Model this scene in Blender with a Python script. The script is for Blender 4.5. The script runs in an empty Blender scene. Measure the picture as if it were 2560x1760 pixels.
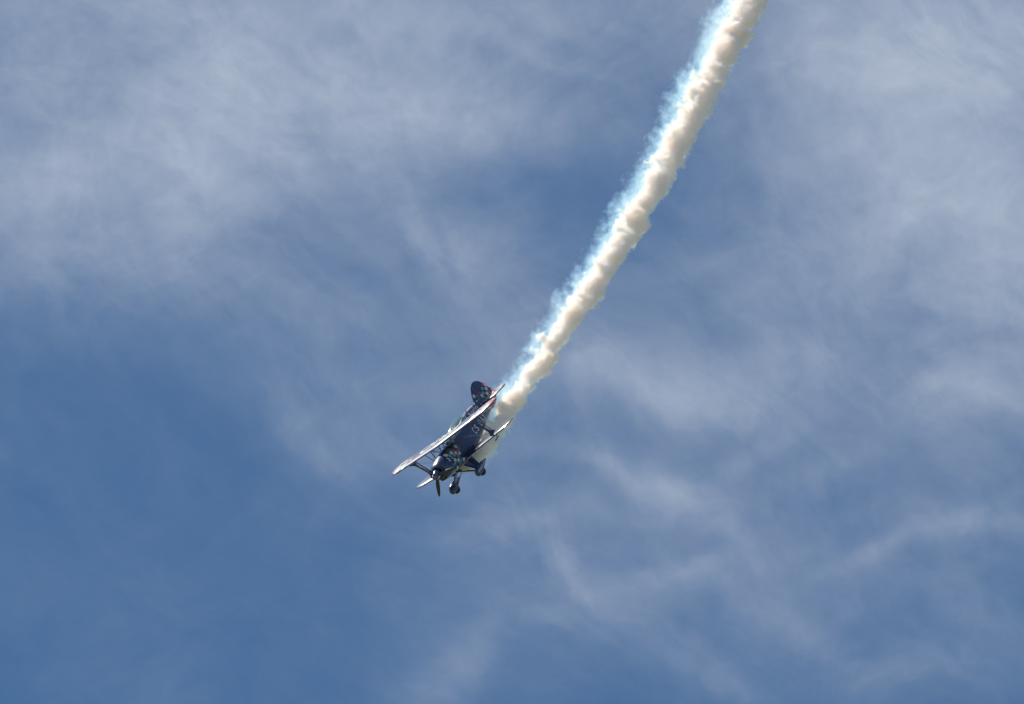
import bpy, bmesh, math, random
import numpy as np
from mathutils import Matrix, Vector, noise as mnoise

C = bpy.context.scene.collection
sc = bpy.context.scene

# ------------------------------------------------------------------ camera
EL = math.radians(33.0)            # the long lens looks up 33 degrees
DIST = 450.0                       # metres to the aeroplane
PXM = 67.3257                      # photograph pixels per metre at that distance
cam_d = bpy.data.cameras.new('camera')
cam_d.sensor_width = 36.0
cam_d.lens = PXM * DIST * 36.0 / 2560.0
cam_d.clip_start = 1.0
cam_d.clip_end = 60000.0
cam = bpy.data.objects.new('camera', cam_d)
cam_rot = Matrix(((1, 0, 0), (0, -math.sin(EL), -math.cos(EL)), (0, math.cos(EL), -math.sin(EL))))
cam.matrix_world = Matrix.Translation((0, 0, 1.7)) @ cam_rot.to_4x4()
C.objects.link(cam)
sc.camera = cam

# ------------------------------------------------------------------ sun direction (camera axes -> world)
SUN = (cam_rot @ Vector((-0.58, 0.52, -0.62))).normalized()
SUN_EL = math.asin(SUN.z)
SUN_AZ = math.atan2(SUN.x, SUN.y)           # clockwise from +Y

sd = bpy.data.lights.new('sun', 'SUN')
sd.energy = 5.0
sd.angle = math.radians(0.5)
sd.color = (1.0, 0.915, 0.78)
so = bpy.data.objects.new('sun', sd)
so.rotation_euler = (-SUN).to_track_quat('-Z', 'Y').to_euler()
C.objects.link(so)

vs = sc.view_settings
vs.view_transform = 'Standard'
vs.look = 'None'
vs.exposure = 0.16
vs.gamma = 1.0
vs.use_curve_mapping = False
sc.cycles.volume_bounces = 28
sc.cycles.max_bounces = 32
sc.cycles.transparent_max_bounces = 64
sc.cycles.caustics_reflective = False
sc.cycles.caustics_refractive = False
sc.cycles.use_denoising = True

# ------------------------------------------------------------------ world: sky and high thin cloud
world = bpy.data.worlds.new('World')
sc.world = world
world.use_nodes = True
NT = world.node_tree
NT.nodes.clear()


class G:
    """tiny helper for writing node graphs"""
    def __init__(s, nt): s.nt = nt
    def n(s, t, **k):
        o = s.nt.nodes.new(t)
        for a, b in k.items(): setattr(o, a, b)
        return o
    def put(s, sock, v):
        if hasattr(v, 'is_output') or isinstance(v, bpy.types.NodeSocket): s.nt.links.new(v, sock)
        else: sock.default_value = v
    def m(s, op, a, b=None, c=None, clamp=False):
        o = s.n('ShaderNodeMath', operation=op, use_clamp=clamp)
        s.put(o.inputs[0], a)
        if b is not None: s.put(o.inputs[1], b)
        if c is not None: s.put(o.inputs[2], c)
        return o.outputs[0]
    def v(s, op, a, b=None, out=0):
        o = s.n('ShaderNodeVectorMath', operation=op)
        s.put(o.inputs[0], a)
        if b is not None:
            s.put(o.inputs['Scale' if op == 'SCALE' else 1], b)
        return o.outputs[1] if op in ('DOT_PRODUCT', 'LENGTH') else o.outputs[0]
    def noise(s, vec, scale, detail=4, rough=0.5, lac=2.0, dist=0.0, col=False):
        o = s.n('ShaderNodeTexNoise')
        s.put(o.inputs['Vector'], vec)
        o.inputs['Scale'].default_value = scale
        o.inputs['Detail'].default_value = detail
        o.inputs['Roughness'].default_value = rough
        o.inputs['Lacunarity'].default_value = lac
        o.inputs['Distortion'].default_value = dist
        return o.outputs['Color' if col else 'Fac']


g = G(NT)
sky = g.n('ShaderNodeTexSky', sky_type='NISHITA')
sky.sun_disc = False
sky.sun_elevation = SUN_EL
sky.sun_rotation = SUN_AZ
sky.altitude = 2200
sky.air_density = 1.0
sky.dust_density = 0.1
sky.ozone_density = 7.0

tc = g.n('ShaderNodeTexCoord')
D = tc.outputs['Generated']
FWD = cam_rot @ Vector((0, 0, -1))
RGT = cam_rot @ Vector((1, 0, 0))
UPV = cam_rot @ Vector((0, 1, 0))
FOC = PXM * DIST


def sky_dir(px, py):
    """direction of the sky seen at a place of the 2321 px wide photograph"""
    x = (px * 2560 / 2321 - 1280) / FOC
    y = -(py * 2560 / 2321 - 880) / FOC
    return (FWD + RGT * x + UPV * y)


# warp the directions so that cloud edges fray
w1 = g.noise(D, 34.0, 5, 0.55, col=True)
w1 = g.v('SUBTRACT', w1, (0.5, 0.5, 0.5))
w2 = g.noise(D, 130.0, 4, 0.55, col=True)
w2 = g.v('SUBTRACT', w2, (0.5, 0.5, 0.5))
DW = g.v('ADD', D, g.v('SCALE', w1, 0.009))
DW = g.v('ADD', DW, g.v('SCALE', w2, 0.0028))

# cloud masses: x, y, half length, half width, angle (deg, ccw), strength
MASSES = [
    # broad veils
    (150, 120, 480, 330, 8, .58), (620, 170, 400, 300, 15, .50), (1000, 90, 300, 170, -5, .22), (350, 400, 460, 170, 12, .30),
    (2130, 200, 420, 330, -25, 1.0), (2260, 520, 300, 260, -30, .40), (1850, 90, 220, 220, -30, .24),
    (1600, 960, 620, 260, -10, .10), (1500, 1350, 560, 220, 0, .08), (2150, 1250, 430, 330, 0, .09), (800, 830, 420, 220, -20, .07),
    (1450, 200, 330, 330, 0, .10), (1100, 500, 380, 240, -20, .08), (150, 640, 330, 110, -5, .16), (2200, 850, 330, 200, -20, .14),
    # brighter banks and streaks
    (80, 400, 150, 80, 25, 0.50), (330, 130, 150, 130, 0, 0.14), (620, 130, 170, 90, 0, 0.18), (640, 300, 200, 90, 35, 0.14),
    (1250, 60, 280, 110, -10, 0.16), (1130, 255, 250, 65, -6, 0.24), (720, 400, 150, 60, 40, 0.16), (540, 500, 170, 70, 20, 0.14),
    (2000, 320, 170, 130, -35, 0.16), (2280, 60, 200, 120, 0, 0.20), (2180, 520, 240, 130, -35, 0.16), (1960, 440, 150, 120, -35, 0.12),
    (1740, 480, 60, 190, 4, 0.10), (1560, 60, 160, 80, 0, 0.12), (1920, 640, 170, 60, -40, 0.13), (2260, 720, 160, 110, -30, 0.12),
    (1110, 630, 200, 75, -46, 0.22), (1190, 750, 100, 80, -40, 0.14), (980, 500, 110, 50, -50, 0.10),
    (760, 720, 200, 50, -12, 0.10), (700, 960, 150, 65, -30, 0.10), (840, 1000, 190, 60, -10, 0.09), (1080, 400, 270, 85, 3, -0.10), (1560, 330, 140, 230, -28, -0.09), (1690, 330, 45, 200, 0, -0.08), (1300, 700, 1100, 700, -15, 0.07), (200, 1000, 500, 230, 0, -0.06), (1000, 860, 160, 40, 10, 0.12),
    (1560, 890, 300, 61, -12, 0.26), (1400, 850, 190, 40, -20, 0.17), (1780, 800, 220, 60, 15, 0.12), (2100, 880, 280, 61, -8, 0.26),
    (1700, 1000, 150, 27, 30, 0.12), (1400, 1050, 250, 28, -19, 0.20), (1560, 1140, 170, 35, -30, 0.17), (1330, 1130, 200, 30, -15, 0.09),
    (1630, 1220, 130, 28, -45, 0.12), (1280, 1280, 120, 35, -55, 0.19), (1440, 1330, 75, 23, -25, 0.14), (1500, 1290, 180, 21, 20, 0.14),
    (1620, 1290, 170, 31, 10, 0.10), (1240, 1400, 90, 35, -10, 0.20), (1130, 1170, 130, 44, 10, 0.16), (1380, 1370, 140, 23, -14, 0.09),
    (1740, 1390, 210, 34, -30, 0.14), (2010, 1240, 200, 23, 18, 0.17), (2230, 1200, 170, 34, -6, 0.20), (2080, 1330, 190, 32, -25, 0.09),
    (2240, 1330, 130, 47, -30, 0.09), (1560, 1490, 180, 40, -30, 0.12), (2080, 1500, 220, 61, 20, 0.10), (1000, 1530, 140, 74, 50, 0.16),
    (1060, 1450, 110, 47, 60, 0.09), (300, 1200, 220, 90, 20, 0.02), (1690, 700, 70, 210, 25, 0.07), (1850, 1060, 170, 37, 20, 0.09),
]
total = None
for (px, py, a, b, ang, s) in MASSES:
    c = sky_dir(px, py)
    ca, sa = math.cos(math.radians(ang)), math.sin(math.radians(ang))
    k = 2321.0 / 2560.0 * FOC
    d = g.v('SUBTRACT', DW, tuple(c))
    m1 = (RGT * ca + UPV * sa) * (k / a)
    m2 = (-RGT * sa + UPV * ca) * (k / b)
    u = g.v('DOT_PRODUCT', d, tuple(m1))
    w = g.v('DOT_PRODUCT', d, tuple(m2))
    r2 = g.m('MULTIPLY_ADD', u, u, g.m('MULTIPLY', w, w))
    e = g.m('POWER', 0.42, r2)
    total = g.m('MULTIPLY', e, s) if total is None else g.m('MULTIPLY_ADD', e, s, total)

# the same broken high cloud covers the rest of the sky
near = g.n('ShaderNodeMapRange', interpolation_type='SMOOTHSTEP')
g.put(near.inputs['Value'], g.v('DOT_PRODUCT', D, tuple(FWD)))
near.inputs['From Min'].default_value = math.cos(math.radians(6.5))
near.inputs['From Max'].default_value = math.cos(math.radians(3.3))
near = near.outputs[0]
far = g.noise(DW, 18.0, 5, 0.5)
far = g.m('MULTIPLY', g.m('SUBTRACT', far, 0.42), 2.6, clamp=True)
mixn = g.n('ShaderNodeMix')
g.put(mixn.inputs[0], near); g.put(mixn.inputs[2], far); g.put(mixn.inputs[3], total)
cov = g.m('MAXIMUM', mixn.outputs[0], 0.0)
f1 = g.noise(DW, 48.0, 8, 0.60, dist=0.5)
f2 = g.noise(DW, 210.0, 6, 0.62, dist=0.5)


def filaments(ang, along, across, seed, detail=5, rough=.58):
    """fibrous streaks: ridged noise stretched along one direction of the sky"""
    ca, sa = math.cos(math.radians(ang)), math.sin(math.radians(ang))
    a = g.v('DOT_PRODUCT', DW, tuple((RGT * ca + UPV * sa) * along))
    b = g.v('DOT_PRODUCT', DW, tuple((-RGT * sa + UPV * ca) * across))
    c = g.v('DOT_PRODUCT', DW, tuple(FWD * across))
    cb = g.n('ShaderNodeCombineXYZ')
    g.put(cb.inputs[0], a); g.put(cb.inputs[1], b); g.put(cb.inputs[2], g.m('ADD', c, seed))
    n = g.noise(cb.outputs[0], 1.0, detail, rough, dist=1.1)
    r = g.m('ABSOLUTE', g.m('MULTIPLY_ADD', n, 2.0, -1.0))
    return g.m('POWER', g.m('SUBTRACT', 1.0, g.m('MULTIPLY', r, 1.9), clamp=True), 1.5)


ra = filaments(-32, 30.0, 85.0, 3.1)
rb = filaments(14, 36.0, 110.0, 17.7)
rc = filaments(-60, 70.0, 150.0, 31.2)
rid = g.m('ADD', g.m('MULTIPLY', ra, .5), g.m('ADD', g.m('MULTIPLY', rb, .32), g.m('MULTIPLY', rc, .26)))
cov = g.m('MULTIPLY', cov, g.m('MULTIPLY_ADD', f1, 1.55, 0.05))
cov = g.m('MULTIPLY', cov, g.m('MULTIPLY_ADD', f2, 0.60, 0.62))
cov = g.m('MULTIPLY', cov, g.m('MULTIPLY_ADD', rid, 0.95, 0.62))
thin = g.m('MULTIPLY', rid, g.m('MULTIPLY', g.m('SUBTRACT', f1, 0.36, clamp=True), 0.30))
cov = g.m('ADD', cov, thin)
cov = g.m('DIVIDE', cov, g.m('ADD', g.m('MULTIPLY', cov, 0.50), 1.0))

bsky = g.n('ShaderNodeBackground')
wb = g.n('ShaderNodeMix', data_type='RGBA', blend_type='MULTIPLY')
wb.inputs[0].default_value = 1.0
NT.links.new(sky.outputs[0], wb.inputs[6])
wb.inputs[7].default_value = (0.84, 1.03, 0.99, 1)      # camera white balance
NT.links.new(wb.outputs[2], bsky.inputs[0])
bsky.inputs[1].default_value = 0.083
bcl = g.n('ShaderNodeBackground')
bcl.inputs[0].default_value = (0.425, 0.485, 0.585, 1)
bcl.inputs[1].default_value = 1.0
mx = g.n('ShaderNodeMixShader')
g.put(mx.inputs[0], g.m('MINIMUM', cov, 0.9))
NT.links.new(bsky.outputs[0], mx.inputs[1])
NT.links.new(bcl.outputs[0], mx.inputs[2])
ow = g.n('ShaderNodeOutputWorld')
NT.links.new(mx.outputs[0], ow.inputs[0])


# ------------------------------------------------------------------ materials
def mat(name, col, rough=0.4, metal=0.0, coat=0.0, bump=0.0, bscale=30.0, var=0.0, trans=0.0, alpha=1.0, spec=0.5):
    m = bpy.data.materials.new(name)
    m.use_nodes = True
    b = m.node_tree.nodes['Principled BSDF']
    b.inputs['Base Color'].default_value = (*col, 1)
    b.inputs['Roughness'].default_value = rough
    b.inputs['Metallic'].default_value = metal
    b.inputs['Coat Weight'].default_value = coat
    b.inputs['Coat Roughness'].default_value = 0.12
    b.inputs['Specular IOR Level'].default_value = spec
    b.inputs['Transmission Weight'].default_value = trans
    b.inputs['Alpha'].default_value = alpha
    h = G(m.node_tree)
    t = h.n('ShaderNodeTexCoord').outputs['Object']
    if var:
        nz = h.noise(t, 3.0, 5, 0.6)
        mixc = h.n('ShaderNodeMix', data_type='RGBA')
        h.put(mixc.inputs[0], nz)
        mixc.inputs[6].default_value = (*[c * (1 - var) for c in col], 1)
        mixc.inputs[7].default_value = (*[min(1, c * (1 + var)) for c in col], 1)
        m.node_tree.links.new(mixc.outputs[2], b.inputs['Base Color'])
    if bump:
        bp = h.n('ShaderNodeBump')
        bp.inputs['Strength'].default_value = bump
        bp.inputs['Distance'].default_value = 0.02
        h.put(bp.inputs['Height'], h.noise(t, bscale, 3, 0.5))
        m.node_tree.links.new(bp.outputs[0], b.inputs['Normal'])
    return m


NAVY = mat('navy_paint', (0.009, 0.034, 0.135), 0.34, coat=1.0, var=0.15, bump=0.03, bscale=5, spec=0.5)
DARK = mat('dark_paint', (0.012, 0.016, 0.035), 0.4, coat=0.3)
BLACK = mat('inlet_black', (0.006, 0.006, 0.007), 0.8)
WHITE = mat('white_paint', (0.78, 0.77, 0.74), 0.35, coat=0.5, var=0.05)
RED = mat('red_paint', (0.55, 0.03, 0.06), 0.35, coat=0.5)
DRED = mat('maroon_paint', (0.16, 0.03, 0.07), 0.35, coat=0.5)
CYAN = mat('light_blue_paint', (0.12, 0.42, 0.60), 0.35, coat=0.5)
TEAL = mat('teal_paint', (0.03, 0.28, 0.34), 0.35, coat=0.5)
RUBBER = mat('rubber', (0.018, 0.018, 0.02), 0.75)
METAL = mat('brushed_metal', (0.55, 0.56, 0.58), 0.3, metal=1.0)
STEEL = mat('wire_steel', (0.42, 0.43, 0.45), 0.35, metal=0.8)
BLADE = mat('propeller_grey', (0.07, 0.07, 0.078), 0.6, spec=.3)
GLASS = mat('canopy_glass', (0.26, 0.46, 0.45), 0.05, coat=1.0, alpha=0.58, spec=0.9)
SKIN = mat('skin', (0.45, 0.25, 0.18), 0.5)
CLOTH = mat('flight_suit', (0.03, 0.04, 0.07), 0.8)
CELL = {'w': WHITE, 'r': RED, 'd': DRED, 'c': CYAN, 't': TEAL}


# ------------------------------------------------------------------ the aeroplane's frame
PR = Matrix(((-0.38798259, 0.62245264, -0.67972217),
             (-0.5398011, 0.44430591, 0.71498744),
             (0.74705039, 0.64431745, 0.16361766)))     # body axes (nose, left, top) in camera axes
ORG = Vector((0, 0, 1.7)) + cam_rot @ Vector(((1090.0 - 1280) / PXM, -(1189.97 - 880) / PXM, -DIST))
plane = bpy.data.objects.new('aerobatic_biplane', None)
plane.empty_display_size = 1.0
C.objects.link(plane)
plane.matrix_world = Matrix.Translation(ORG) @ (cam_rot @ PR).to_4x4()
plane['label'] = 'navy blue aerobatic biplane with checkered tail diving nose down ahead of its white smoke'
plane['category'] = 'biplane'


def link(name, me, mats, parent=None, smooth=True, label=None, kind=None):
    o = bpy.data.objects.new(name, me)
    for m in (mats if isinstance(mats, (list, tuple)) else [mats]):
        me.materials.append(m)
    if smooth and len(me.polygons):
        me.polygons.foreach_set('use_smooth', [True] * len(me.polygons))
        me.set_sharp_from_angle(angle=math.radians(38))
    C.objects.link(o)
    o.parent = parent
    if label: o['label'] = label
    if kind: o['kind'] = kind
    return o


def from_bm(name, bm, mats, parent=None, smooth=True, **k):
    me = bpy.data.meshes.new(name)
    bmesh.ops.recalc_face_normals(bm, faces=bm.faces)
    bm.to_mesh(me); bm.free()
    return link(name, me, mats, parent, smooth, **k)


def loft(bm, rings, close=True, caps=True):
    vv = [[bm.verts.new(p) for p in r] for r in rings]
    n = len(vv[0])
    for a, b in zip(vv, vv[1:]):
        for i in range(n if close else n - 1):
            j = (i + 1) % n
            bm.faces.new((a[i], a[j], b[j], b[i]))
    if caps:
        bm.faces.new(vv[0]); bm.faces.new(vv[-1][::-1])
    return vv


def rod(bm, a, b, r0, r1=None, flat=1.0, fdir=(1, 0, 0), n=8):
    """tapered rod; flat<1 makes a streamlined section whose long axis is fdir"""
    a, b = Vector(a), Vector(b)
    r1 = r0 if r1 is None else r1
    d = (b - a).normalized()
    u = Vector(fdir) - d * d.dot(Vector(fdir))
    if u.length < 1e-3: u = d.orthogonal()
    u.normalize(); w = d.cross(u)
    loft(bm, [[p + u * (r * math.cos(t)) + w * (r * flat * math.sin(t)) for t in [2 * math.pi * i / n for i in range(n)]]
              for p, r in ((a, r0), (b, r1))])


def sgnpow(c, e): return math.copysign(abs(c) ** e, c)


# ------------------------------------------------------------------ fuselage
ST = [  # x, half width, top z, bottom z, centre z, top exponent, bottom exponent
    (-1.26, .400, .375, -.545, -.05, 2.3, 3.0),
    (-1.60, .395, .37, -.585, -.06, 2.6, 3.4),
    (-2.00, .385, .37, -.605, -.08, 2.8, 3.6),
    (-2.40, .370, .38, -.600, -.08, 2.8, 3.6),
    (-2.80, .350, .42, -.560, -.07, 2.5, 3.6),
    (-3.20, .320, .50, -.500, -.05, 2.1, 3.6),
    (-3.60, .275, .51, -.435, -.02, 2.0, 3.6),
    (-4.00, .225, .47, -.365, .01, 2.0, 3.4),
    (-4.40, .165, .43, -.300, .04, 2.0, 3.2),
    (-4.70, .110, .38, -.255, .05, 2.0, 3.0),
    (-5.00, .045, .33, -.225, .05, 2.0, 2.6)]


def st_at(x, tab=ST):
    x = max(min(x, tab[0][0]), tab[-1][0])
    for a, b in zip(tab, tab[1:]):
        if b[0] <= x <= a[0]:
            t = (a[0] - x) / (a[0] - b[0])
            return [a[i] + (b[i] - a[i]) * t for i in range(7)]


def ring(s, n=40, grow=0.0):
    x, w, zt, zb, zc, nt, nb = s
    out = []
    for i in range(n):
        t = 2 * math.pi * i / n
        c, sn = math.cos(t), math.sin(t)
        e = 2 / (nt if sn >= 0 else nb)
        h = (zt - zc) if sn >= 0 else (zc - zb)
        out.append((x, (w + grow) * sgnpow(c, e), zc + (h + grow) * sgnpow(sn, e)))
    return out


COWL = [  # nose bowl and cowling
    (-.215, .185, .185, -.185, .0, 2, 2),
    (-.20, .235, .215, -.250, .0, 2.1, 2.1),
    (-.21, .290, .250, -.300, -.01, 2.2, 2.2),
    (-.25, .335, .285, -.350, -.02, 2.3, 2.3),
    (-.35, .375, .325, -.410, -.03, 2.3, 2.4),
    (-.55, .400, .355, -.465, -.04, 2.3, 2.6),
    (-.90, .415, .375, -.520, -.05, 2.3, 2.8),
    (-1.25, .412, .385, -.550, -.05, 2.3, 3.0)]


def side_y(x, z, off=.005):
    s = st_at(x) if x < -1.255 else st_at(x, COWL[3:])
    _, w, zt, zb, zc, nt, nb = s
    h, n = ((zt - zc), nt) if z >= zc else ((zc - zb), nb)
    q = min(abs(z - zc) / h, .985)
    return w * (1 - q ** n) ** (1 / n) + off


bm = bmesh.new()
xs = [-1.26 - i * (5.0 - 1.26) / 40 for i in range(41)]
loft(bm, [ring(st_at(x)) for x in xs])
fus = from_bm('fuselage', bm, NAVY, plane)

bm = bmesh.new()
loft(bm, [ring(s, 40) for s in COWL], caps=False)
from_bm('cowling', bm, NAVY, plane)
cowl = C.objects['cowling']

for sy in (1, -1):      # cooling inlets beside the spinner, each a lipped dark mouth
    bm = bmesh.new()
    cx, cy, cz = -.215, .262 * sy, .06
    rr = [(.004, 1.0), (.016, .96), (.010, .84), (-.05, .74)]
    loft(bm, [[(cx + dx - .02 * k * (math.cos(t) * sy + 1) * .5, cy + .066 * k * math.cos(t), cz + .125 * k * math.sin(t))
               for t in [2 * math.pi * i / 18 for i in range(18)]] for dx, k in rr])
    from_bm('air_inlet', bm, BLACK, cowl)
bm = bmesh.new()        # chin inlet
loft(bm, [[(-.235 + dx, .17 * k * math.cos(t), -.315 + .055 * k * math.sin(t)) for t in [2 * math.pi * i / 18 for i in range(18)]]
          for dx, k in ((-.06, 1.02), (.012, 1.0), (.020, .93), (.0, .85), (-.03, .8))])
from_bm('chin_inlet', bm, BLACK, cowl)

bm = bmesh.new()        # seam strip between cowling and fuselage
loft(bm, [ring((x, *st_at(-1.262)[1:]), 40, .006) for x in (-1.235, -1.275)], caps=False)
from_bm('cowling_seam', bm, STEEL, plane)

# exhaust stacks under the belly
for y in (-.17, .17):
    bm = bmesh.new()
    prev = Vector((-.80, y, -.48))
    for p, r in (((-.86, y, -.545), .034), ((-.95, y, -.59), .034), ((-1.08, y, -.61), .034)):
        rod(bm, prev, p, r, n=12); prev = Vector(p)
    from_bm('exhaust_pipe', bm, DARK, plane)
bm = bmesh.new()        # lip of the cowl outlet
loft(bm, [[(-.86 - .30 * t, y, -.50 - .075 * math.sin(math.pi * min(1, t * 1.2) * .5) - .03 * (1 - (y / .26) ** 2)) for y in [-.26 + .52 * j / 10 for j in range(11)]]
          for t in [i / 8 for i in range(9)]], close=False, caps=False)
bmesh.ops.solidify(bm, geom=bm.faces[:], thickness=.012)
from_bm('cowl_outlet', bm, DARK, plane)

# ------------------------------------------------------------------ spinner and propeller
bm = bmesh.new()
sp = []
for i in range(15):
    t = i / 14
    x = -.195 + .400 * t
    r = .172 * (max(0, 1 - t ** 2.2)) ** .55
    sp.append([(x, max(r, .002) * math.cos(a), max(r, .002) * math.sin(a)) for a in [2 * math.pi * k / 32 for k in range(32)]])
loft(bm, sp)
spinner = from_bm('spinner', bm, NAVY, plane)
spots = [(.08, 62, 'c'), (.07, 20, 'r'), (.07, -20, 'r'), (.10, -5, 't'), (.035, 45, 't'), (.035, 0, 't'), (.13, 38, 't'),
         (.09, -62, 't'), (.10, 100, 'w'), (.08, 140, 'r'), (.09, 180, 't'), (.08, 220, 'w'), (.08, 262, 'r'), (.14, -40, 'w'), (.15, 80, 'w'), (.15, 160, 'c'), (.15, 240, 't')]
bm = bmesh.new()
mlist = [WHITE, RED, DRED, CYAN, TEAL]
midx = {'w': 0, 'r': 1, 'd': 2, 'c': 3, 't': 4}
for r0, ang, c in spots:
    pts = []
    for k in range(8):
        t = 2 * math.pi * k / 8
        rr = r0 + .021 * math.cos(t)
        aa = math.radians(ang) + .024 * math.sin(t) / max(r0, .05)
        q = min(1, rr / .172)
        xx = -.195 + .400 * (1 - q ** (1 / .55)) ** (1 / 2.2) + .004
        pts.append(bm.verts.new((xx, rr * math.cos(aa) * 1.015, rr * math.sin(aa) * 1.015)))
    f = bm.faces.new(pts); f.material_index = midx[c]
from_bm('checker_marking', bm, mlist, spinner, smooth=False, kind='stuff')

for ang in (109, -11, -131):
    a = math.radians(ang)
    rad = Vector((0, math.cos(a), math.sin(a)))
    tan = Vector((0, -math.sin(a), math.cos(a)))
    ax = Vector((1, 0, 0))
    bm = bmesh.new()
    rs = []
    for i in range(15):
        t = i / 14
        r = .11 + .86 * t
        ch = .035 + .045 * math.sin(math.pi * min(1, (t * .95 + .04)) ** .8) * (1 - .25 * t)
        if t > .9: ch *= (1 - ((t - .9) / .1) ** 2 * .75)
        th = .030 * (1 - t) + .006
        pit = math.radians(62 - 42 * t)
        cd = tan * math.cos(pit) - ax * math.sin(pit)
        nd = tan * math.sin(pit) + ax * math.cos(pit)
        rs.append([Vector((-.055, 0, 0)) + rad * r + cd * (ch * math.cos(q)) + nd * (th * math.sin(q)) for q in [2 * math.pi * k / 12 for k in range(12)]])
    loft(bm, rs)
    from_bm('propeller_blade', bm, BLADE, plane)

# ------------------------------------------------------------------ wings
def foil(u, c, tk=.125):
    u = min(max(u, 0), 1)
    y = 5 * tk * (.2969 * math.sqrt(u) - .126 * u - .3516 * u * u + .2843 * u ** 3 - .1036 * u ** 4)
    return y * c


class Wing:
    def __init__(s, half, le0, sweep, chord, z0, dih, tipr):
        s.half, s.le0, s.sweep, s.chord, s.z0, s.dih, s.tipr = half, le0, sweep, chord, z0, dih, tipr
    def edges(s, y):
        a = abs(y)
        le = s.le0 - s.sweep * a
        te = le - s.chord
        k = s.half - s.tipr
        if a > k:
            t = min(1, (a - k) / s.tipr)
            e = math.sqrt(max(0, 1 - t * t))
            mid = le - s.chord * .52
            le = mid + (le - mid) * e ** 1.0
            te = mid + (te - mid) * e ** .8
        return le, te
    def zm(s, y): return s.z0 + s.dih * abs(y)
    def pt(s, u, y, side, off=0):
        le, te = s.edges(y)
        c = le - te
        th = foil(u, c, .125 if side > 0 else .105)
        return (le - c * u, y, s.zm(y) + side * (th + off))
    def top(s, x, y, off=.004):
        le, te = s.edges(y)
        u = (le - x) / max(1e-4, le - te)
        return s.zm(y) + foil(u, le - te) + off
    def panel(s, bm, u0, u1, ys, nu=14):
        us = [u0 + (u1 - u0) * (1 - math.cos(math.pi * i / nu)) / 2 if u0 == 0 else u0 + (u1 - u0) * i / nu for i in range(nu + 1)]
        loop = [(u, 1) for u in us[::-1]] + [(u, -1) for u in us[(1 if u0 == 0 else 0):]]
        if u1 >= .999: loop = loop[:-1] + [(1.0, -1)]
        loft(bm, [[s.pt(u, y, sd) for u, sd in loop] for y in ys])


def build_wing(name, W, ail):
    a0, a1 = ail
    k = W.half - W.tipr
    def span(a, b, n): return [a + (b - a) * i / n for i in range(n + 1)]
    bm = bmesh.new()
    tip = [k + W.tipr * math.sin(math.pi / 2 * i / 9) * .999 for i in range(10)]
    for sg in (1, -1):
        W.panel(bm, 0, .775, [sg * y for y in span(a0, a1, 10)])
        W.panel(bm, 0, 1, [sg * y for y in (span(a1, k, 2)[:-1] + tip if a1 < k - .02 else tip)])
    W.panel(bm, 0, 1, span(-a0, 0, 6) + span(0, a0, 6)[1:])
    o = from_bm(name, bm, NAVY, plane)
    for sg in (1, -1):
        bm = bmesh.new()
        W.panel(bm, .79, 1, [sg * (a0 + .012), sg * (a0 + a1) / 2, sg * (a1 - .012)], 6)
        from_bm('aileron', bm, NAVY, o)
    return o


UW = Wing(3.05, -1.00, .117, .98, .645, .0, .62)
LW = Wing(2.87, -1.62, .0, .90, -.50, .045, .70)
uw = build_wing('upper_wing', UW, (.85, 2.42))
lw = build_wing('lower_wing', LW, (.80, 2.15))


def octo(cx, cy, rx, ry, rot=0.0):
    """rounded diamond outline"""
    out = []
    for k in range(12):
        t = 2 * math.pi * k / 12
        q = (abs(math.cos(t)) ** 1.55 + abs(math.sin(t)) ** 1.55) ** (-1 / 1.55)
        a, b = rx * q * math.cos(t), ry * q * math.sin(t)
        out.append((cx + a * math.cos(rot) - b * math.sin(rot), cy + a * math.sin(rot) + b * math.cos(rot)))
    return out


def add_cell(bm, cen, pts, fn, mi):
    rings_ = [[(cen[0] + (a - cen[0]) * k, cen[1] + (b - cen[1]) * k) for a, b in pts] for k in (1/3, 2/3, 1)]
    c = bm.verts.new(fn(*cen))
    vv = [[bm.verts.new(fn(a, b)) for a, b in r] for r in rings_]
    n = len(pts)
    for q in range(n):
        bm.faces.new((c, vv[0][q], vv[0][(q + 1) % n])).material_index = mi
        for a, b in zip(vv, vv[1:]):
            bm.faces.new((a[q], b[q], b[(q + 1) % n], a[(q + 1) % n])).material_index = mi


# checkers on the wings: rows of rounded cells thinning out toward the centre
rng = random.Random(5)
def wing_checks(W, obj, ymin, full, px_=.150, py_=.165):
    bm = bmesh.new()
    for sg in (1, -1):
        for j in range(-2, 30):
            y = W.half - .06 - j * py_ * .5
            if y < ymin: break
            for i in range(0, 9):
                le, te = W.edges(y)
                x = W.le0 + .02 - (i + .5 * (j % 2)) * px_ * 1.02 - W.sweep * y
                if x > le - .035 or x < te + .035: continue
                p = 1 if y > full else .72 * (y - ymin) / (full - ymin) + .12
                if rng.random() > p: continue
                c = rng.choice('wwwcctrrtw') if y < W.half - .25 else rng.choice('rrrw')
                pts = []
                for a, b in octo(x, y, px_ * .5, py_ * .5):
                    b = min(b, W.half - .02)
                    le, te = W.edges(b)
                    a = min(max(a, te + .01), le - .004)
                    pts.append((a, b))
                add_cell(bm, (x, y), pts, lambda a, b: (a, sg * b, W.top(a, b, .007)), midx[c])
    me = bpy.data.meshes.new('checker_marking')
    bm.to_mesh(me); bm.free()
    link('checker_marking', me, mlist, obj, smooth=False, kind='stuff')


wing_checks(UW, uw, 1.45, 2.3)
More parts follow.
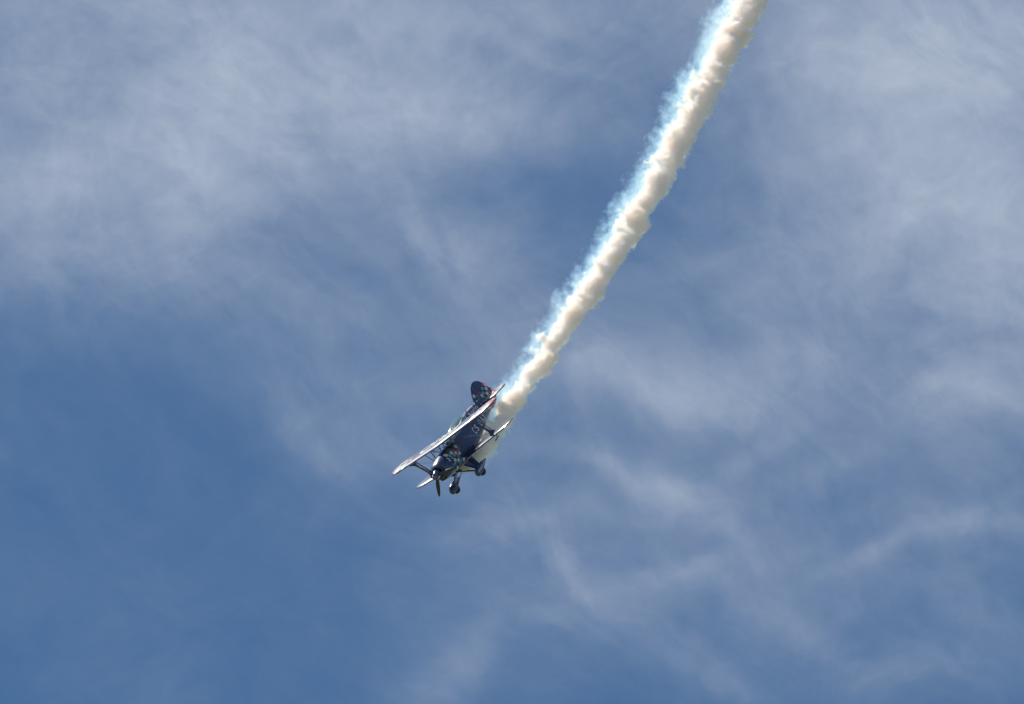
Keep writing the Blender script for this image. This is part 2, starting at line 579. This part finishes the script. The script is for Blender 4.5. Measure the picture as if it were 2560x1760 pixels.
# solid red caps at the very tips of the upper wing
for sg in (1, -1):
    bm = bmesh.new()
    ys = [2.86 + (3.045 - 2.86) * i / 6 for i in range(7)]
    rows = []
    for y in ys:
        le, te = UW.edges(y)
        rows.append([bm.verts.new(Vector(UW.pt(u, sg * y, sd, .006))) for u, sd in [(q / 8, 1) for q in range(8, -1, -1)] + [(q / 8, -1) for q in range(1, 9)]])
    for a, b in zip(rows, rows[1:]):
        for i in range(len(a) - 1):
            bm.faces.new((a[i], a[i + 1], b[i + 1], b[i]))
    from_bm('wing_tip_cap', bm, RED, uw)


# ------------------------------------------------------------------ lettering
def text_mesh(body, size, shear=0.0, bold=0.0, spacing=1.0):
    cu = bpy.data.curves.new('lettering', 'FONT')
    cu.body = body
    cu.size = size
    cu.shear = shear
    cu.offset = bold
    cu.space_character = spacing
    cu.align_x = 'LEFT'
    cu.resolution_u = 4
    cu.fill_mode = 'FRONT'
    o = bpy.data.objects.new('lettering', cu)
    C.objects.link(o)
    bpy.context.view_layer.update()
    me = bpy.data.meshes.new_from_object(o)
    C.objects.unlink(o)
    bpy.data.objects.remove(o)
    bm = bmesh.new(); bm.from_mesh(me)
    bpy.data.meshes.remove(me)
    xs_ = [v.co.x for v in bm.verts]; ys_ = [v.co.y for v in bm.verts]
    return bm, min(xs_), max(xs_), min(ys_), max(ys_)


def cut(bm, x0, x1, y0, y1, step):
    for ax, a, b in ((0, x0, x1), (1, y0, y1)):
        k = a + step
        while k < b:
            no = (1, 0, 0) if ax == 0 else (0, 1, 0)
            co = (k, 0, 0) if ax == 0 else (0, k, 0)
            bmesh.ops.bisect_plane(bm, geom=bm.verts[:] + bm.edges[:] + bm.faces[:], plane_co=co, plane_no=no)
            k += step


def put_text(name, body, length, height, fn, material, parent, shear=0.0, bold=0.0, spacing=1.0, step=.06):
    """fit lettering in a length x height box and map it through fn(u, v)"""
    bm, x0, x1, y0, y1 = text_mesh(body, 1.0, shear, bold, spacing)
    sx, sy = length / (x1 - x0), height / (y1 - y0)
    for v in bm.verts:
        v.co.x = (v.co.x - x0) * sx
        v.co.y = (v.co.y - y0) * sy
    cut(bm, 0, length, 0, height, step)
    for v in bm.verts:
        v.co = Vector(fn(v.co.x, v.co.y))
    me = bpy.data.meshes.new(name)
    bm.to_mesh(me); bm.free()
    return link(name, me, material, parent, smooth=False)


# registration on both fuselage sides, upright letters set wide apart
def put_letters(name, body, xs_, w, h, z0, sg, parent):
    out = bmesh.new()
    for ch, xc in zip(body, xs_):
        hh, ww, zz = (h, w, z0) if ch != '-' else (.065, .13, z0 + h * .42)
        a = put_text('tmp', ch, ww, hh, (lambda u, v: (xc + ww / 2 - u, side_y(xc + ww / 2 - u, zz + v, .007), zz + v)) if sg > 0 else
                     (lambda u, v: (xc - ww / 2 + u, -side_y(xc - ww / 2 + u, zz + v, .007), zz + v)), WHITE, parent, 0, .014, 1, .05)
        out.from_mesh(a.data)
        me_ = a.data; bpy.data.objects.remove(a); bpy.data.meshes.remove(me_)
    me = bpy.data.meshes.new(name)
    out.to_mesh(me); out.free()
    link(name, me, WHITE, parent, smooth=False)


XS = [-2.94, -3.17, -3.37, -3.57, -3.80, -4.03]
put_letters('registration', 'CS-DAY', XS, .155, .29, -.245, 1, fus)
put_letters('registration', 'CS-DAY', XS[::-1], .155, .29, -.245, -1, fus)
# word on the turtledeck
for sy in (1, -1):
    if sy > 0: fn = lambda u, v: (-3.70 - u, side_y(-3.70 - u, .245 + v - .05 * u), .245 + v - .05 * u)
    else: fn = lambda u, v: (-4.26 + u, -side_y(-4.26 + u, .217 + v + .05 * u), .217 + v + .05 * u)
    put_text('lettering', 'prio', .56, .19, fn, WHITE, fus, 0, .02, 1.0, .04)
# large word across the upper wing
put_text('lettering', 'PRIO', 2.3, .58, lambda u, v: (-1.90 + v - UW.sweep * abs(1.05 - u) * .6, 1.05 - u, UW.top(-1.90 + v - UW.sweep * abs(1.05 - u) * .6, 1.05 - u)), WHITE, uw, 0, .03, 1.05, .07)

# leaf mark ahead of the word, hexagon cells on the left and right nose and tail sides
NOSE = [(-1.52, .14, 'w'), (-1.53, .0, 't'), (-1.17, .25, 't'), (-1.23, .14, 'r'), (-1.40, .01, 'r'), (-1.0, .24, 'r'), (-1.08, .14, 'w'),
        (-1.24, .01, 'w'), (-1.39, -.11, 'w'), (-.83, .24, 'w'), (-.91, .12, 'c'), (-1.08, -.01, 'c'), (-1.23, -.13, 'c'), (-.93, -.13, 'w'),
        (-1.08, -.24, 'w'), (-1.08, -.12, 'd'), (-1.06, -.37, 't'), (-1.38, -.42, 'w'), (-1.20, -.42, 't'), (-1.04, -.46, 'r'), (-.83, -.42, 'w')]
TAILS = [(-3.57, .38, 'w'), (-4.27, .0, 'w'), (-4.34, .10, 't'), (-4.36, -.1, 't'), (-4.47, .02, 'w'), (-4.50, .19, 'w'), (-4.62, .08, 'r'),
         (-4.66, -.09, 'w'), (-4.75, .0, 't'), (-4.48, -.17, 'r'), (-4.80, -.15, 'w'), (-4.80, .15, 'w')]
for sy in (1, -1):
    bm = bmesh.new()
    for x, z, c in NOSE + TAILS:
        r = .078 if x > -2 else .066
        zlim = st_at(x)[2] - .01 if x < -1.255 else 9
        add_cell(bm, (x, z), octo(x, z, r, r * 1.02), lambda a, b: (a, sy * side_y(a, min(b, zlim), .008), min(b, zlim)), midx[c])
    me = bpy.data.meshes.new('checker_marking')
    bm.to_mesh(me); bm.free()
    link('checker_marking', me, mlist, fus, smooth=False, kind='stuff')
    # small white script strokes on the cowling
    bm = bmesh.new()
    for (xa, za, xb, zb, w) in ((-.70, .17, -.74, .06, .022), (-.66, .05, -.72, -.03, .020), (-.735, .10, -.70, .0, .014),
                                (-.86, .03, -.90, -.02, .018), (-.70, -.20, -.90, -.20, .010)):
        d = Vector((xb - xa, zb - za)); nrm = Vector((-d.y, d.x)).normalized() * w
        q = [(xa + nrm.x, za + nrm.y), (xa - nrm.x, za - nrm.y), (xb - nrm.x, zb - nrm.y), (xb + nrm.x, zb + nrm.y)]
        bm.faces.new([bm.verts.new((x, sy * side_y(x, z, .008), z)) for x, z in q])
    me = bpy.data.meshes.new('script_mark')
    bm.to_mesh(me); bm.free()
    link('script_mark', me, WHITE, cowl, smooth=False, kind='stuff')

# ------------------------------------------------------------------ fin, rudder, tailplane
def plate(bm, outline, th, up=(0, 1, 0), edge=.35):
    """thin surface with rounded edges from an outline in x,z (up=y) or x,y (up=z)"""
    cx = sum(p[0] for p in outline) / len(outline); cz = sum(p[1] for p in outline) / len(outline)
    def ringp(k, h):
        r = []
        for a, b in outline:
            a2, b2 = cx + (a - cx) * k, cz + (b - cz) * k
            r.append((a2, h, b2) if up[1] else (a2, b2, h))
        return r
    loft(bm, [ringp(.80, -th), ringp(.965, -th * .75), ringp(1.0, 0), ringp(.965, th * .75), ringp(.80, th)])


fin = [(-4.36, .38), (-4.50, .58), (-4.66, .76), (-4.84, .90), (-4.93, .935), (-4.935, .3), (-4.935, -.20), (-4.80, .10), (-4.55, .28)]
bm = bmesh.new(); plate(bm, fin, .028)
finob = from_bm('fin', bm, NAVY, plane)
rud = [(-4.955, .945), (-5.08, .965), (-5.21, .955), (-5.33, .90), (-5.43, .82), (-5.51, .70), (-5.56, .56), (-5.60, .40),
       (-5.63, .22), (-5.64, .06), (-5.60, -.07), (-5.50, -.17), (-5.30, -.235), (-5.10, -.25), (-4.955, -.24), (-4.955, .3)]
bm = bmesh.new(); plate(bm, rud, .026)
rudob = from_bm('rudder', bm, NAVY, plane)
FIN = [(-5.43, .63, 'r'), (-5.535, .53, 'w'), (-5.28, .52, 'c'), (-5.43, .40, 'w'), (-5.575, .28, 'r'), (-5.43, .26, 't'), (-4.98, .50, 'r'),
       (-5.13, .39, 'c'), (-5.28, .27, 'w'), (-5.49, .17, 'r'), (-4.63, .61, 'w'), (-4.80, .50, 't'), (-4.98, .38, 'w'), (-5.02, .25, 'c'),
       (-4.86, .25, 'w'), (-4.69, .38, 't'), (-4.73, .22, 'r'), (-4.54, .37, 'w'), (-5.16, .25, 'd'), (-5.39, .10, 't'), (-5.27, .40, 'd'),
       (-5.25, .10, 'w'), (-5.10, .10, 'r'), (-5.30, -.06, 'w'), (-5.46, -.04, 'd'), (-5.15, -.06, 't')]
for sy in (1, -1):
    for obj_, test in ((finob, lambda x: x > -4.9), (rudob, lambda x: x <= -4.9)):
        bm = bmesh.new()
        for x, z, c in FIN:
            if not test(x): continue
            vv = [bm.verts.new((a, sy * .033, b)) for a, b in octo(x, z, .080, .080)]
            f = bm.faces.new(vv[::-1] if sy > 0 else vv); f.material_index = midx[c]
        me = bpy.data.meshes.new('checker_marking')
        bm.to_mesh(me); bm.free()
        link('checker_marking', me, mlist, obj_, smooth=False, kind='stuff')

TZ = .20
for sg in (1, -1):
    st = [(-4.42, .04), (-4.50, .40), (-4.62, .80), (-4.74, 1.06), (-4.86, 1.15), (-4.93, 1.19), (-4.93, .04)]
    bm = bmesh.new(); plate(bm, [(x, sg * y) for x, y in st], .026, up=(0, 0, 1))
    bmesh.ops.translate(bm, verts=bm.verts, vec=(0, 0, TZ))
    so_ = from_bm('tailplane', bm, NAVY, plane)
    el = [(-4.95, .05), (-4.95, 1.195), (-5.03, 1.20), (-5.12, 1.15), (-5.20, 1.04), (-5.27, .85), (-5.30, .55), (-5.28, .25), (-5.20, .07)]
    bm = bmesh.new(); plate(bm, [(x, sg * y) for x, y in el], .024, up=(0, 0, 1))
    bmesh.ops.translate(bm, verts=bm.verts, vec=(0, 0, TZ))
    eo = from_bm('elevator', bm, NAVY, plane)
    for obj_, lo, hi in ((so_, -4.9, -4.5), (eo, -5.24, -4.99)):
        bm = bmesh.new()
        r2 = random.Random(11)
        for j in range(14):
            y = 1.14 - j * .075
            for i in range(4):
                x = hi - (i + .5 * (j % 2)) * .13
                if x < lo or (obj_ is so_ and x > -4.45 - .27 * y) or (obj_ is eo and y > 1.12 and x < -5.08): continue
                if r2.random() > .35 + .6 * y: continue
                vv = [bm.verts.new((a, sg * b, TZ + .030)) for a, b in octo(x, y, .062, .068)]
                f = bm.faces.new(vv if sg > 0 else vv[::-1]); f.material_index = midx[r2.choice('wwwrrcwt')]
        me = bpy.data.meshes.new('checker_marking')
        bm.to_mesh(me); bm.free()
        link('checker_marking', me, mlist, obj_, smooth=False, kind='stuff')
    for a_, b_ in (((-4.90, sg * .03, .66), (-4.90, sg * .80, TZ + .02)), ((-4.90, sg * .05, -.20), (-4.90, sg * .80, TZ - .02)),
                   ((-4.55, sg * .10, -.22), (-4.66, sg * .72, TZ - .02))):
        bm = bmesh.new()      # tail brace wires
        rod(bm, a_, b_, .004)
        from_bm('brace_wire', bm, DARK, plane)

# tail wheel on its leaf spring
bm = bmesh.new()
rod(bm, (-4.86, 0, -.22), (-5.18, 0, -.30), .026, .022, .5)
rod(bm, (-5.18, 0, -.30), (-5.34, 0, -.34), .022, .018, .6)
from_bm('tail_spring', bm, METAL, plane)


def wheel(name, c, r, w, parent, n=28):
    bm = bmesh.new()
    prof = [(.55, -.50), (.80, -.52), (.95, -.40), (1.0, -.18), (1.0, .18), (.95, .40), (.80, .52), (.55, .50)]
    loft(bm, [[(c[0] + r * k * math.cos(t), c[1] + w * h, c[2] + r * k * math.sin(t)) for t in [2 * math.pi * i / n for i in range(n)]] for k, h in prof])
    o = from_bm(name, bm, RUBBER, parent)
    bm = bmesh.new()
    loft(bm, [[(c[0] + r * k * math.cos(t), c[1] + w * h, c[2] + r * k * math.sin(t)) for t in [2 * math.pi * i / n for i in range(n)]]
              for k, h in ((.30, -.56), (.5, -.535), (.5, .535), (.30, .56))])
    from_bm('hub', bm, DARK, o)
    return o


bm = bmesh.new()
rod(bm, (-5.34, 0, -.34), (-5.42, .045, -.40), .016)
rod(bm, (-5.34, 0, -.34), (-5.42, -.045, -.40), .016)
from_bm('tail_fork', bm, METAL, plane)
wheel('tail_wheel', (-5.43, 0, -.41), .085, .05, plane)

# ------------------------------------------------------------------ undercarriage
for sg in (1, -1):
    hub = Vector((-1.17, sg * .77, -1.04))
    # wide faired leg
    bm = bmesh.new()
    top = [Vector((-1.20, sg * .30, -.55)), Vector((-1.86, sg * .32, -.58))]
    bot = [hub + Vector((.03, -sg * .07, .08)), hub + Vector((-.30, -sg * .07, .12))]
    rings_ = []
    for i in range(9):
        t = i / 8
        e = t ** .8
        f = top[0].lerp(bot[0], t); b = top[1].lerp(bot[1], e)
        cdir = (b - f); L = cdir.length; cdir.normalize()
        nrm = cdir.cross(bot[0] - top[0]).normalized()
        rings_.append([f + cdir * (L * u) + nrm * (.028 * s_ * math.sin(math.pi * min(1, max(0, u)) ** .6)) for u, s_ in
                       [(0, 0), (.12, 1), (.4, 1), (.75, 1), (1, 0), (.75, -1), (.4, -1), (.12, -1)]])
    loft(bm, rings_)
    from_bm('landing_gear_leg', bm, NAVY, plane)
    bm = bmesh.new()
    rod(bm, (-.98, sg * .16, -.62), hub + Vector((.04, -sg * .08, .02)), .028, .024, .5)
    from_bm('gear_strut', bm, DARK, plane)
    # wheel fairing: round nose, high pointed tail
    bm = bmesh.new()
    SP = [(.345, .006, .03, -.03), (.33, .045, .075, -.085), (.27, .080, .12, -.135), (.16, .098, .165, -.155), (.03, .104, .20, -.140),
          (-.10, .098, .205, -.105), (-.24, .084, .19, -.062), (-.38, .064, .165, -.020), (-.50, .043, .14, .012), (-.60, .024, .115, .038), (-.665, .008, .092, .055)]
    loft(bm, [[(hub.x + x, hub.y + w * sgnpow(math.cos(t), .85), hub.z + (zt + zb) / 2 + (zt - zb) / 2 * sgnpow(math.sin(t), .85))
               for t in [2 * math.pi * i / 24 for i in range(24)]] for x, w, zt, zb in SP])
    spat = from_bm('wheel_fairing', bm, NAVY, plane)
    wheel('wheel', (hub.x + .0, hub.y, hub.z - .065), .185, .13, plane)

    def fy(x):
        for a, b in zip(SP, SP[1:]):
            if b[0] <= x <= a[0]:
                return a[1] + (b[1] - a[1]) * (a[0] - x) / (a[0] - b[0])
        return .01
    if sg > 0:
        fn = lambda u, v: (hub.x + .22 - u, hub.y + fy(.22 - u) + .006, hub.z - .035 + v + .10 * u)
    else:
        fn = lambda u, v: (hub.x - .52 + u, hub.y - fy(-.52 + u) - .006, hub.z - .035 + v + .10 * (.74 - u))
    put_text('lettering', 'PRIO.PT', .74, .095, fn, WHITE, spat, 0, .02, 1.05, .05)
bm = bmesh.new()
rod(bm, (-1.17, -.68, -1.0), (-1.30, 0, -.72), .014)
rod(bm, (-1.17, .68, -1.0), (-1.30, 0, -.72), .014)
from_bm('spreader_bar', bm, DARK, plane)

# ------------------------------------------------------------------ struts and wires
def istrut(sg, y=1.78):
    zt = UW.zm(y) - .055; zb = LW.zm(y) + .06
    t0, t1 = UW.le0 - UW.sweep * y - .08, UW.le0 - UW.sweep * y - .60
    b0, b1 = LW.le0 - .08, LW.le0 - .60
    bm = bmesh.new()
    rr = []
    for i in range(25):
        t = i / 24
        f = t0 + (b0 - t0) * t; b = t1 + (b1 - t1) * t
        m = (f + b) / 2; h = (f - b) / 2
        e = min(t, 1 - t)
        k = .235 + .765 * math.exp(-(e / .095) ** 1.3)
        f2, b2 = m + h * k, m - h * k
        z = zt + (zb - zt) * t
        L = f2 - b2
        rr.append([(f2 - L * u, sg * y + s_ * .017, z) for u, s_ in ((0, 0), (.1, .8), (.35, 1), (.7, .7), (1, 0), (.7, -.7), (.35, -1), (.1, -.8))])
    loft(bm, rr)
    from_bm('wing_strut', bm, NAVY, plane)


for sg in (1, -1):
    istrut(sg)
    bm = bmesh.new()
    y = 1.52
    rod(bm, (UW.le0 - UW.sweep * y - .82, sg * y, .64), (LW.le0 - .76, sg * y, LW.zm(y) + .02), .016, .016, .6)
    from_bm('aileron_slave_strut', bm, DARK, plane)
    for dx in (0, -.10):
        bm = bmesh.new()   # landing wires run from the cabane down to the lower wing
        rod(bm, (-1.35 + dx, sg * .36, .60), (-1.93 + dx, sg * 1.76, LW.zm(1.7) + .06), .007, flat=.5)
        from_bm('landing_wire', bm, STEEL, plane)
    for dx in (0, -.10):
        bm = bmesh.new()   # flying wires run from the belly up to the upper wing
        rod(bm, (-1.75 + dx, sg * .36, -.52), (-1.50 + dx, sg * 1.76, UW.z0 - .05), .004, flat=.5)
        from_bm('flying_wire', bm, STEEL, plane)
    # cabane N struts
    bm = bmesh.new()
    rod(bm, (-1.12, sg * .36, .62), (-1.02, sg * .30, .30), .020, flat=.55)
    from_bm('cabane_strut', bm, DARK, plane)
    bm = bmesh.new()
    rod(bm, (-1.12, sg * .36, .62), (-1.50, sg * .32, .30), .018, flat=.55)
    from_bm('cabane_strut', bm, DARK, plane)
    bm = bmesh.new()
    rod(bm, (-1.74, sg * .36, .62), (-1.52, sg * .32, .30), .020, flat=.55)
    from_bm('cabane_strut', bm, DARK, plane)
    if sg > 0:
        bm = bmesh.new()   # pitot head hanging under the left lower wing
        rod(bm, (-1.80, 2.0, LW.zm(2) - .03), (-1.72, 2.0, LW.zm(2) - .13), .014)
        rod(bm, (-1.52, 2.0, LW.zm(2) - .145), (-1.88, 2.0, LW.zm(2) - .135), .026, .010)
        from_bm('pitot_tube', bm, DARK, plane)
bm = bmesh.new()
rod(bm, (-1.14, -.36, .60), (-1.50, .32, .32), .010)
from_bm('cabane_brace', bm, STEEL, plane)

# ------------------------------------------------------------------ cockpit
CAN = [(-1.80, .15, .03), (-1.90, .20, .10), (-2.05, .245, .18), (-2.25, .275, .245), (-2.50, .285, .275), (-2.80, .275, .27), (-3.05, .245, .215),
       (-3.25, .20, .13), (-3.38, .14, .05)]
bm = bmesh.new()
rr = []
for x, w, h in CAN:
    z0 = min(.37, st_at(x)[2]) - .05
    zt = max(st_at(x)[2], z0) + h
    rr.append([(x, w * 1.15 * math.cos(t), z0 + (zt - z0) * math.sin(t) ** .8) for t in [math.pi * i / 18 for i in range(19)]])
loft(bm, rr, close=False, caps=False)
can = from_bm('canopy', bm, GLASS, plane)
bm = bmesh.new()   # canopy frame bow
for x in (-2.08,):
    q = [Vector(p) for p in [(x, .285 * math.cos(t), .32 + .235 * math.sin(t) ** .8) for t in [math.pi * i / 14 for i in range(15)]]]
    for a, b in zip(q, q[1:]): rod(bm, a, b, .014, n=6)
from_bm('canopy_frame', bm, DARK, can)
bm = bmesh.new()   # bright metal bulge added to imitate the sun glint at the windshield base
loft(bm, [[(-1.62 - .30 * t + .0, .02 + .11 * math.sin(math.pi * t) ** .6 * math.cos(a), .365 + .06 * math.sin(math.pi * t) ** .6 * math.sin(a)) for a in [2 * math.pi * k / 16 for k in range(16)]]
          for t in [.02 + .96 * i / 9 for i in range(10)]])
from_bm('windshield_glint_bulge', bm, METAL, plane)
# whip antenna on the turtledeck
bm = bmesh.new()
rod(bm, (-3.72, 0, .48), (-4.04, 0, .98), .008, .003)
from_bm('antenna', bm, METAL, plane)
bm = bmesh.new()
rod(bm, (-3.70, 0, .49), (-3.76, 0, .55), .03, .015)
from_bm('antenna_base', bm, METAL, plane)

# ------------------------------------------------------------------ pilot
pilot = bpy.data.objects.new('person', None)
pilot['label'] = 'pilot in a dark flight suit sitting under the green tinted canopy'
pilot['category'] = 'person'
C.objects.link(pilot)
pilot.matrix_world = plane.matrix_world @ Matrix.Translation((-2.62, 0, 0))


def skin_figure(name, pts, edges, m, parent, sub=2):
    me = bpy.data.meshes.new(name)
    me.from_pydata([p[:3] for p in pts], edges, [])
    o = bpy.data.objects.new(name, me)
    C.objects.link(o)
    o.modifiers.new('s', 'SKIN')
    me.skin_vertices.new() if not me.skin_vertices else None
    for i, p in enumerate(pts):
        me.skin_vertices[0].data[i].radius = (p[3], p[4] if len(p) > 4 else p[3])
    me.skin_vertices[0].data[0].use_root = True
    s = o.modifiers.new('d', 'SUBSURF'); s.levels = sub; s.render_levels = sub
    bpy.context.view_layer.update()
    me2 = bpy.data.meshes.new_from_object(o.evaluated_get(bpy.context.evaluated_depsgraph_get()))
    C.objects.unlink(o); bpy.data.objects.remove(o)
    return link(name, me2, m, parent)


skin_figure('body', [(-.05, 0, -.28, .15), (-.08, 0, -.05, .15, .17), (-.10, 0, .14, .13, .18), (-.10, 0, .25, .055), (-.09, 0, .33, .05),
                     (-.09, .17, .15, .06), (.05, .22, -.05, .045), (.25, .14, -.08, .035), (.32, .10, -.06, .035),
                     (-.09, -.17, .15, .06), (.05, -.22, -.05, .045), (.25, -.14, -.08, .035), (.32, -.10, -.06, .035),
                     (.30, .10, -.30, .075), (.62, .11, -.32, .05), (.30, -.10, -.30, .075), (.62, -.11, -.32, .05)],
            [(0, 1), (1, 2), (2, 3), (3, 4), (2, 5), (5, 6), (6, 7), (7, 8), (2, 9), (9, 10), (10, 11), (11, 12), (0, 13), (13, 14), (0, 15), (15, 16)], CLOTH, pilot)
bm = bmesh.new()
bmesh.ops.create_uvsphere(bm, u_segments=20, v_segments=14, radius=1)
for v in bm.verts:
    x, y, z = v.co
    v.co = Vector((-.08 + .098 * x + (.012 if x > .8 and abs(z) < .3 else 0), .076 * y, .405 + .118 * z))
from_bm('head', bm, SKIN, pilot)
bm = bmesh.new()
bmesh.ops.create_uvsphere(bm, u_segments=20, v_segments=14, radius=1)
bmesh.ops.delete(bm, geom=[v for v in bm.verts if v.co.z < -.25 or (v.co.x > .55 and v.co.z < .35)], context='VERTS')
for v in bm.verts:
    v.co = Vector((-.09 + .118 * v.co.x, .096 * v.co.y, .415 + .130 * v.co.z))
from_bm('helmet', bm, WHITE, pilot)

# ------------------------------------------------------------------ smoke trail (real volume bounded by nested shells)
def fractal_field(shape, vox, lo, hi, beta, seed, stretch=1.0):
    """band-limited random field with power-law spectrum, unit variance; lo/hi in metres"""
    r = np.random.default_rng(seed)
    f = np.fft.rfftn(r.standard_normal(shape, dtype=np.float32))
    kx = np.fft.fftfreq(shape[0], vox)[:, None, None] * stretch
    ky = np.fft.fftfreq(shape[1], vox)[None, :, None]
    kz = np.fft.rfftfreq(shape[2], vox)[None, None, :]
    k = np.sqrt(kx * kx + ky * ky + kz * kz)
    amp = np.where((k > 1 / hi), np.maximum(k, 1e-6) ** (-beta), 0) * np.exp(-(k * lo) ** 2)
    out = np.fft.irfftn(f * amp, s=shape).astype(np.float32)
    return (out - out.mean()) / out.std()


VOX = .042
LEN = 36.0                 # metres of trail behind the exhaust
WID = 2.9
nx, ny = int(LEN / VOX), int(WID / VOX)
X = (np.arange(nx) * VOX)[:, None, None]
Y = (np.arange(ny) * VOX - WID / 2)[None, :, None]
Z = (np.arange(ny) * VOX - WID / 2)[None, None, :]
big = fractal_field((nx, ny, ny), VOX, .06, 1.2, 2.1, 3, .8)
fine = fractal_field((nx, ny, ny), VOX, .03, .45, 1.6, 8)
wob1 = fractal_field((nx, 4, 4), VOX, .5, 12, 2.2, 21)[:, 0, 0][:, None, None]
wob2 = fractal_field((nx, 4, 4), VOX, .5, 12, 2.2, 22)[:, 0, 0][:, None, None]
# centre line (Y: to the aeroplane's left, Z: up), radius grows with distance
drop = 1 - np.exp(-X / .55)
bend = np.interp(np.arange(nx) * VOX, [0, 1.5, 4, 6.8, 9, 11.4, 14, 16.8, 20, 22.8, 27, 30.7, 40], [0, 0, .03, .16, .32, .46, .56, .60, .54, .45, .32, .20, .0])
bend = np.convolve(np.pad(bend, 30, mode='edge'), np.ones(61) / 61, mode='valid')[:, None, None]
cy = .675 * bend + .22 * drop + .022 * wob1 * np.minimum(X / 6, 1)
cz = -.737 * bend - .34 * drop + .022 * wob2 * np.minimum(X / 6, 1)
rad = .07 + .27 * (1 - np.exp(-X / .45)) + .0066 * X
# sunlit side frays (thin, wispy), shaded side stays tight
SL = (plane.matrix_world.to_3x3().inverted() @ SUN)
sl = np.array([SL.y, SL.z]); sl /= np.linalg.norm(sl)
dy, dz = (Y - cy), (Z - cz)
r = np.sqrt(dy * dy + dz * dz)
side = (dy * sl[0] + dz * sl[1]) / np.maximum(r, .05)        # +1 toward the sun
wisp = np.clip(side * .5 + .5, 0, 1)
lump = fractal_field((nx, ny, ny), VOX, .25, 3.0, 2.4, 31)
patch = 1 + .45 * np.clip(fractal_field((nx, 4, 4), VOX, .4, 5, 1.8, 41)[:, 0, 0][:, None, None], -1.6, 1.6)
g1 = 1 - r / rad
field = g1 + (.13 + .14 * wisp) * patch * big * np.minimum(1, .45 + X / 4) + (.080 + .09 * wisp) * fine + .09 * lump * np.minimum(1, X / 5)
end = np.minimum(1, np.minimum(X / .15, (LEN - X) / .6))
edge = np.minimum(1, np.minimum((WID / 2 - np.abs(Y)), (WID / 2 - np.abs(Z))) / .12)
field = np.where((end <= .02) | (edge <= .02), -2, field) .astype(np.float32)
field = np.where(r > rad * 2.3, -2, field).astype(np.float32)
import openvdb


def level_set(f):
    gr = openvdb.FloatGrid(-2.0)
    gr.copyFromArray(f.astype(np.float32))
    return gr


grid = level_set(field)
# thin blown-off smoke lies beside the dense plume on its sunny, upper side
off = rad * .72 * np.minimum(1, .3 + X / 6)
oy, oz = dy + .675 * off, dz - .737 * off
r2 = np.sqrt(oy * oy + oz * oz)
thin = 1 - r2 / (rad * 1.36) + .22 * patch * big + .22 * fine + .16 * lump
thin = np.where((end <= .02) | (edge <= .02) | (r2 > rad * 2.2), -2, thin)
grid_thin = level_set(thin)
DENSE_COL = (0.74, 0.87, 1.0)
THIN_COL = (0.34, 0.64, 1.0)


def smoke_mat(name, dens, col):
    m = bpy.data.materials.new(name)
    m.use_nodes = True
    nt = m.node_tree
    nt.nodes.clear()
    o = nt.nodes.new('ShaderNodeOutputMaterial')
    v = nt.nodes.new('ShaderNodeVolumeScatter')
    v.inputs['Color'].default_value = (*col, 1)
    v.inputs['Density'].default_value = dens
    v.inputs['Anisotropy'].default_value = .42
    nt.links.new(v.outputs[0], o.inputs['Volume'])
    return m


smoke = bpy.data.objects.new('smoke_trail', None)
smoke['label'] = 'long white smoke trail streaming up and away behind the diving biplane'
smoke['category'] = 'smoke trail'
C.objects.link(smoke)
# trail axes in body frame: +x runs aft from the exhaust
T = Matrix(((-1, 0, 0), (0, 1, 0), (0, 0, 1)))
tilt = Matrix.Rotation(math.radians(3.6), 3, 'Y')
smoke.matrix_world = plane.matrix_world @ Matrix.Translation((-1.02, .05, -.60)) @ tilt.to_4x4()
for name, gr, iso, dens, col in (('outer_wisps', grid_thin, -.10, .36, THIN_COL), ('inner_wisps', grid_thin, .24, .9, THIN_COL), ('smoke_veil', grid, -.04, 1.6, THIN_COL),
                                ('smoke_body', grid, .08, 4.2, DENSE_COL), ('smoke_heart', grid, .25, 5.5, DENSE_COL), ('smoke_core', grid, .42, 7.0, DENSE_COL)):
    pts, tris, quads = gr.convertToPolygons(iso, 0.0)
    pts = np.array(pts, dtype=np.float64) * VOX
    pts[:, 0] = -pts[:, 0]
    pts[:, 1] -= WID / 2
    pts[:, 2] -= WID / 2
    me = bpy.data.meshes.new(name)
    me.vertices.add(len(pts)); me.vertices.foreach_set('co', pts.ravel())
    quads = np.array(quads)[:, ::1]
    n = len(quads)
    me.loops.add(4 * n); me.loops.foreach_set('vertex_index', quads.ravel())
    me.polygons.add(n)
    me.polygons.foreach_set('loop_start', np.arange(n) * 4)
    me.update(calc_edges=True)
    me.validate()
    o = link(name, me, smoke_mat(name, dens, col), smoke, smooth=False)
    print(name, n, len(tris))

# ------------------------------------------------------------------ ground, far below and out of view
bm = bmesh.new()
N = 64
c0 = bm.verts.new((0, 0, 0))
prev = None
for rad_ in (50, 400, 2500, 25000):
    rg = [bm.verts.new((rad_ * math.cos(2 * math.pi * i / N), rad_ * math.sin(2 * math.pi * i / N), 0)) for i in range(N)]
    for i in range(N):
        j = (i + 1) % N
        bm.faces.new((c0, rg[i], rg[j])) if prev is None else bm.faces.new((prev[i], rg[i], rg[j], prev[j]))
    prev = rg
gm = mat('dry_grass', (0.12, 0.13, 0.07), 0.95, var=0.3)
link_ = from_bm('ground', bm, gm, None, smooth=False, kind='structure')
